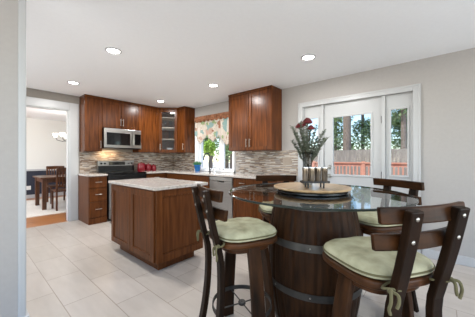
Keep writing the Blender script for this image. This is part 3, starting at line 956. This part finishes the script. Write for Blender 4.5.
def stool(label, x, y, rz):
    t = thing('bar_stool', label, 'stool', (x, y, 0), R(rz), 'barrel-stave bar stools around the glass table')
    # seat
    MB().prism([(px * 1.0, py * 1.0) for px, py in superell(.207, 3.6)], .668, .705, .01).obj('seat', 'stave_seat', t, True)
    MB().prism(superell(.165, 3.0), .625, .668, .006).obj('apron', 'stave_seat', t, True)
    # cushion
    cu = bmesh.new()
    rings = []
    N = 64
    prof = [(.90, .7055), (.985, .713), (1.0, .728), (.975, .744), (.90, .756), (.75, .764), (.5, .769), (.25, .771)]
    for sc, z in prof:
        row = []
        for k, (px, py) in enumerate(superell(.205, 3.4, N)):
            px *= sc; py *= sc
            dz = 0
            if .2 < sc < .97 and z > .74:
                dz = .0035 * sin(px * 40 + 1.3 * sin(py * 25)) * sin(py * 33 + .7)
            row.append(cu.verts.new((px, py, z + dz)))
        rings.append(row)
    for a, b_ in zip(rings, rings[1:]):
        for k in range(N):
            cu.faces.new((a[k], a[(k + 1) % N], b_[(k + 1) % N], b_[k]))
    top = cu.verts.new((0, 0, .770))
    for k in range(N): cu.faces.new((rings[-1][k], rings[-1][(k + 1) % N], top))
    cu.faces.new(rings[0][::-1])
    mb = MB(); mb.bm.free(); mb.bm = cu
    co = mb.obj('cushion', 'cushion', t, True)
    pipe = [(px * .995, py * .995, .728) for px, py in superell(.206, 3.4, 64)]
    MB().tube(pipe + [pipe[0]], .0045, 6, False).obj('piping', 'cord', co, True)
    # back posts: curved staves that run to the floor as rear legs
    def post_y(z):
        if z > .60:
            u = (z - .60) / .42
            return -.205 - .095 * u ** 1.25 - .012 * sin(u * pi)
        v = (.60 - z) / .60
        return -.205 - .055 * v ** 1.6 + .012 * sin(v * pi)
    def post_x(z):
        return .112 + .018 * (z - .60) if z > .60 else .112 + .03 * ((.60 - z) / .60)
    for s_ in (-1, 1):
        fr_ = []
        for q in range(19):
            z = 1.02 * q / 18
            dy = (post_y(z + .01) - post_y(z - .01)) / .02
            fr_.append(((s_ * post_x(z), post_y(z), z), (1, 0, 0), (0, 1, -dy)))
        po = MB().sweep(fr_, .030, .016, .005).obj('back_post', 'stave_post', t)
        for zb in (.90, .99):
            MB().ball(s_ * post_x(zb), post_y(zb) - .016, zb, .009, 2, 1, .5, 1).obj('bolt', 'nickel', po, True)
    for z in (.885, .995):
        fr_ = []
        for q in range(17):
            v = -1 + 2 * q / 16
            u = (z - .60) / .42
            yy = -.205 - .095 * u ** 1.25 + .03 + .034 * v * v - .012
            fr_.append(((v * .222, yy, z), (0, 0.12, 1), (-2 * .034 * v / .222, 1, -.12)))
        MB().sweep(fr_, .032, .0125, .005).obj('back_rail', 'stave_rail', t)
    # bowed stave legs at front and sides
    for k in (0, 1, 3):
        a = k * pi / 2 + pi / 2
        er = Vector((cos(a), sin(a), 0)); et = Vector((-sin(a), cos(a), 0))
        pr = [(.150, .668), (.172, .58), (.192, .48), (.208, .36), (.221, .24), (.230, .12), (.234, 0)]
        fr_ = []
        for i in range(len(pr)):
            r0, z0 = pr[max(i - 1, 0)]; r1, z1 = pr[min(i + 1, len(pr) - 1)]
            n_ = Vector((-(z1 - z0), 0, (r1 - r0)))
            nn = er * n_.x + Vector((0, 0, n_.z))
            fr_.append((er * pr[i][0] + Vector((0, 0, pr[i][1])), et, nn))
        MB().sweep(fr_, .043, .015, .005).obj('leg', 'stave_leg', t)
    zr = .222
    rg_ = MB().lathe([(.196, zr - .014), (.203, zr - .014), (.203, zr + .014), (.196, zr + .014)], 72, closed=True).obj('footrest_ring', 'hoop', t, True)
    hb = MB().lathe([(0, zr - .011), (.022, zr - .011), (.026, zr - .006), (.026, zr + .006), (.022, zr + .011), (.009, zr + .011), (.007, zr + .016), (0, zr + .017)], 24)
    hb.obj('hub', 'hoop', rg_, True)
    for k in range(4):
        a = k * pi / 2 + pi / 2
        MB().tube([(.02 * cos(a), .02 * sin(a), zr), (.198 * cos(a), .198 * sin(a), zr)], .0045, 6).obj('spoke', 'hoop', rg_, True)
    # cushion ties knotted round the posts
    for s_ in (-1, 1):
        X0, Y0 = s_ * .127, -.212
        loop = []
        for q in range(13):
            a = 2 * pi * q / 12
            loop.append((X0 + .043 * cos(a), Y0 - .004 + .026 * sin(a), .700 + .006 * sin(a * 2)))
        tm = MB().tube(loop, .0055, 6)
        kx = X0 + s_ * .036
        tm.ball(kx, Y0 - .026, .70, .011, 2)
        def smooth(ps):
            ps = [Vector(q_) for q_ in ps]
            ps = [ps[0]] + ps + [ps[-1]]
            out = []
            for i_ in range(1, len(ps) - 2):
                for j_ in range(5):
                    u = j_ / 5
                    p0, p1, p2, p3 = ps[i_ - 1:i_ + 3]
                    out.append(.5 * ((2 * p1) + (p2 - p0) * u + (2 * p0 - 5 * p1 + 4 * p2 - p3) * u * u + (3 * p1 - p0 - 3 * p2 + p3) * u ** 3))
            return out + [ps[-1]]
        tm.tube(smooth([(kx, Y0 - .026, .70), (kx + s_ * .016, Y0 - .044, .698), (kx + s_ * .024, Y0 - .05, .672), (kx + s_ * .028, Y0 - .046, .648), (kx + s_ * .020, Y0 - .044, .625)]), .0062, 7)
        tm.tube(smooth([(kx, Y0 - .026, .70), (kx - s_ * .012, Y0 - .048, .694), (kx - s_ * .012, Y0 - .052, .668), (kx - s_ * .004, Y0 - .050, .646)]), .0062, 7)
        tm.obj('cushion_tie', 'cord', co, True)
    return t
stool('barrel-stave bar stool with sage cushion between the island and the barrel', 1.250, 1.031, -113.3)
stool('barrel-stave bar stool closest to the camera, its bolted back turned to us', 1.338, .252, -33.7)
stool('barrel-stave bar stool behind the glass tabletop, before the backsplash', 2.049, 1.190, 132.3)
stool('barrel-stave bar stool behind the tabletop, in front of the patio door and its sidelight', 2.202, .412, 58.1)

# ------------------------------------------------------------------ recessed lights
for i, (x, y, lab) in enumerate(((1.12, 2.82, 'recessed ceiling light just left of the kitchen island, above its door side'),
                                 (1.17, 4.50, 'recessed ceiling light in front of the dining room doorway'),
                                 (2.76, 4.53, 'recessed ceiling light near the glass-door corner cabinet'),
                                 (2.74, 2.88, 'recessed ceiling light in front of the sink window'),
                                 (2.73, 1.21, 'recessed ceiling light over the dining nook, nearest the patio door'),
                                 )):
    t = thing('ceiling_light', lab, 'ceiling light', (x, y, H), 0, 'recessed ceiling lights')
    MB().lathe([(.066, -.001), (.086, -.001), (.084, -.008), (.069, -.012), (.065, -.006)], 40, closed=True).obj('trim_ring', 'trim', t, True)
    MB().lathe([(0, -.004), (.065, -.004), (.065, -.001), (0, -.001)], 40).obj('lens', 'lens', t, True)
    l = bpy.data.lights.new('downlight', 'AREA')
    l.shape = 'DISK'; l.size = .125; l.energy = DOWNLIGHT_W; l.color = (1, .99, .975)
    lo = bpy.data.objects.new('downlight', l)
    C.objects.link(lo)
    lo.location = (0, 0, -.014)
    lo.parent = t

# ------------------------------------------------------------------ dining room
o = MB().box(.3, 3.4, 6.35, 8.95, 0, .012, .004).obj('area_rug', 'rug')
tag(o, 'cream area rug under the dining table', 'rug')
dt = thing('dining_table', 'brown wooden dining table seen through the doorway', 'table', (1.17, 6.95, .012))
MB().box(0, 1.9, 0, .95, .72, .755, .006).obj('tabletop', 'dining_wood', dt)
MB().box(.06, 1.84, .06, .89, .63, .72).obj('apron', 'dining_wood', dt)
for x in (.04, 1.78):
    for y in (.04, .83): MB().box(x, x + .08, y, y + .08, 0, .72, .004).obj('leg', 'dining_wood', dt)
def dchair(x, y, rz, label):
    t = thing('dining_chair', label, 'chair', (x, y, .012), R(rz), 'wooden dining chairs')
    MB().box(-.22, .22, -.21, .22, .43, .465, .008).obj('seat', 'dining_wood', t)
    for sx in (-.19, .19):
        MB().box(sx - .018, sx + .018, .18, .216, 0, .43).obj('leg', 'dining_wood', t)
        MB().sweep([((sx, -.20, 0), (1, 0, 0), (0, 1, 0)), ((sx, -.195, .45), (1, 0, 0), (0, 1, .05)), ((sx, -.27, .98), (1, 0, 0), (0, 1, .14))], .018, .016).obj('leg', 'dining_wood', t)
    MB().sweep([((-.20, -.262, .94), (0, .14, 1), (0, 1, 0)), ((0, -.275, .945), (0, .14, 1), (0, 1, 0)), ((.20, -.262, .94), (0, .14, 1), (0, 1, 0))], .045, .011).obj('top_rail', 'dining_wood', t)
    MB().box(-.19, .19, -.222, -.20, .53, .57).obj('lower_rail', 'dining_wood', t)
    for i in range(6):
        sx = -.14 + i * .056
        MB().sweep([((sx, -.212, .56), (1, 0, 0), (0, 1, 0)), ((sx, -.262, .91), (1, 0, 0), (0, 1, 0))], .011, .007).obj('slat', 'dining_wood', t)
dchair(1.60, 6.86, 0, 'slat-back dining chair on the kitchen side of the table, nearest the doorway')
dchair(1.72, 8.0, 180, 'dining chair on the far side of the table, backed by the navy wall')
ch = thing('chandelier', 'brushed metal chandelier with lit glass shades over the dining table', 'chandelier', (1.8, 7.35, 1.62))
MB().tube([(0, 0, .12), (0, 0, .80)], .009).lathe([(0, .82), (.06, .82), (.055, .80), (.01, .79)], 20).obj('stem', 'hoop', ch, True)
MB().lathe([(0, .0), (.02, .01), (.035, .05), (.02, .1), (.012, .16), (0, .17)], 20).obj('body', 'hoop', ch, True)
for k in range(5):
    a = k * 2 * pi / 5 + 2.75
    ar = MB().tube([(.02 * cos(a), .02 * sin(a), .06), (.12 * cos(a), .12 * sin(a), .03), (.23 * cos(a), .23 * sin(a), .06), (.27 * cos(a), .27 * sin(a), .13)], .008).obj('arm', 'hoop', ch, True)
    MB().lathe([(.02, .13), (.045, .165), (.06, .23), (.057, .23), (.042, .17), (0, .135)], 20, .27 * cos(a), .27 * sin(a)).obj('glass_shade', 'shade', ar, True)
l = bpy.data.lights.new('chandelier_glow', 'POINT'); l.energy = 14; l.color = (1, .96, .92); l.shadow_soft_size = .3
lo = bpy.data.objects.new('chandelier_glow', l); C.objects.link(lo); lo.parent = ch; lo.location = (0, 0, .4)
op = thing('wall_outlet', 'white outlet plate on the navy dining room wall', 'outlet', (1.30, 9.44, .32))
MB().box(-.06, .06, -.008, 0, -.06, .06, .002).obj('plate', 'white', op)
for z in (-.025, .025): MB().box(-.018, .018, -.011, -.006, z - .014, z + .014, .002).obj('socket', 'white', op)

# ------------------------------------------------------------------ outside
struct(MB().box(XB + .16, 60, -40, 70, -.32, -.22), 'ground', 'lawn', 'bright dry sunlit ground outside', 'ground')
struct(MB().box(XB + .15, 8.45, -5, 5.2, -.2, -.04), 'floor_deck', 'deck', 'wooden deck outside the patio door', 'deck')
ra = thing('deck_railing', 'redwood railing with slim balusters along the deck edge', 'railing', (8.35, 0, -.04))
MB().box(-.06, .06, -4.9, 5.1, 1.09, 1.13).box(-.02, .02, -4.9, 5.1, 1.0, 1.09).obj('top_rail', 'redwood', ra)
MB().box(-.02, .02, -4.9, 5.1, .1, .18).obj('bottom_rail', 'redwood', ra)
for i in range(90):
    y = -4.85 + i * .111
    MB().box(-.018, .018, y - .018, y + .018, .16, 1.02).obj('baluster', 'redwood', ra)
for y in (-4.9, -3.1, -1.3, .35, 1.85, 3.5, 5.1):
    MB().box(-.05, .05, y - .05, y + .05, 0, 1.16).obj('post', 'redwood', ra)
fe = thing('garden_fence', 'weathered board fence beyond the deck railing', 'fence', (16.5, 0, -.22))
f = MB()
for i in range(110):
    y = -9 + i * .155
    f.box(-.012, .012, y, y + .148, .05, 1.98 + .02 * (i % 2))
f.obj('boards', 'fence', fe)
MB().box(.012, .06, -9, 8, .4, .49).box(.012, .06, -9, 8, 1.5, 1.59).obj('rails', 'fence', fe)
def leafy(mb, c, rx, ry, rz_, n, size, rnd):
    for _ in range(n):
        while True:
            p = Vector((rnd.uniform(-1, 1), rnd.uniform(-1, 1), rnd.uniform(-1, 1)))
            if p.length < 1: break
        p = Vector((c[0] + p.x * rx, c[1] + p.y * ry, c[2] + p.z * rz_))
        d = Vector((rnd.uniform(-1, 1), rnd.uniform(-1, 1), rnd.uniform(-.7, .5))).normalized()
        L_ = size * rnd.uniform(.6, 1.4)
        leaf_quad(mb.bm, p, d, Vector((rnd.uniform(-.4, .4), rnd.uniform(-.4, .4), 1)), L_, L_ * .6)
def tree(label, x, y, h, tr, blobs, mt, seed, n=900, size=.26, trunk_top=None):
    rnd = random.Random(seed)
    t = thing('tree', label, 'tree', (x, y, -.22), 0, 'trees outside the windows')
    tt = trunk_top or h * .8
    MB().tube([(0, 0, 0), (.03, .02, tt * .4), (-.02, .03, tt * .75), (.0, .0, tt)], [tr * 1.15, tr, tr * .85, tr * .45], 14).obj('trunk', 'bark', t, True)
    m = MB()
    for (bx, by, bz, rx, ry, rz_) in blobs:
        leafy(m, (bx, by, bz), rx, ry, rz_, n, size, rnd)
    m.obj('foliage', mt, t)
# tall pine straight beyond the door: trunk in front of foliage
tree('tall reddish pine trunk standing beyond the fence, centred in the door glass', 18.0, 5.05, 13, .26, [(.3, .5, 9.5, 2.4, 2.4, 2.5), (0, -1.2, 7.2, 1.2, 1.2, .8)], 'leaf_dark', 1, 700)
tree('dark conifer left of the pine trunk in the door glass', 20.2, 6.6, 11, .16, [(0, 0, 2.7, 1.3, 1.5, 1.3), (0, 0, 4.6, 1.2, 1.4, 1.4), (0, 0, 7.6, 1.2, 1.2, 2.2)], 'leaf_dark', 2, 2000, .22)
tree('green tree with loose branches right of the pine trunk in the door glass', 22.4, 5.0, 9, .14, [(0, 0, 2.6, 1.3, 1.7, 1.2), (.2, -.3, 4.0, 1.0, 1.3, .9)], 'leaf_mid', 3, 1700, .22)
tree('slim dark tree trunk framed by the right-hand sidelight', 18.5, 1.75, 12, .15, [(0, .3, 8.5, 2.0, 2.0, 1.6), (.3, .2, 4.6, .8, .9, .6)], 'leaf_dark', 4, 700, .2)
tree('green tree behind the slim trunk in the right-hand sidelight', 21.5, 1.9, 7, .12, [(0, 0, 2.7, 1.3, 1.5, 1.2), (0, 0, 4.3, 1.1, 1.2, .8)], 'leaf_mid', 5, 2200, .22)
tree('tall conifer behind the left-hand sidelight', 18.5, 9.6, 11, .2, [(0, 0, 3, 1.5, 1.5, 1.6), (0, 0, 6.5, 1.4, 1.4, 2.2)], 'leaf_dark', 6, 2600, .24)
# beyond the sink window
tree('yellow-green shrub-like tree behind the faucet in the sink window', 7.9, 8.6, 2.4, .018, [(0, 0, 1.95, .32, .32, .36)], 'leaf_light', 7, 1600, .1)
tree('leafy green tree in the sink window pane nearest the range wall', 11.67, 12.5, 7, .1, [(-.3, .3, 2.9, .9, .9, 1.2), (0, 0, 5.0, 1.4, 1.4, 1.4)], 'leaf_mid', 8, 1500, .22)
tree('green tree filling the sink window pane nearest the dishwasher', 12.6, 11.4, 7, .1, [(0, 0, 2.7, .8, .8, 1.1), (0, 0, 5.0, 1.4, 1.4, 1.4)], 'leaf_mid', 9, 1500, .22)
tree('distant darker tree between the two green ones in the sink window', 18.95, 17.8, 9, .2, [(0, 0, 3.0, 3.2, 3.2, 2.2), (0, 0, 7, 2.4, 2.4, 2.4)], 'leaf_dark', 10, 2200, .3)
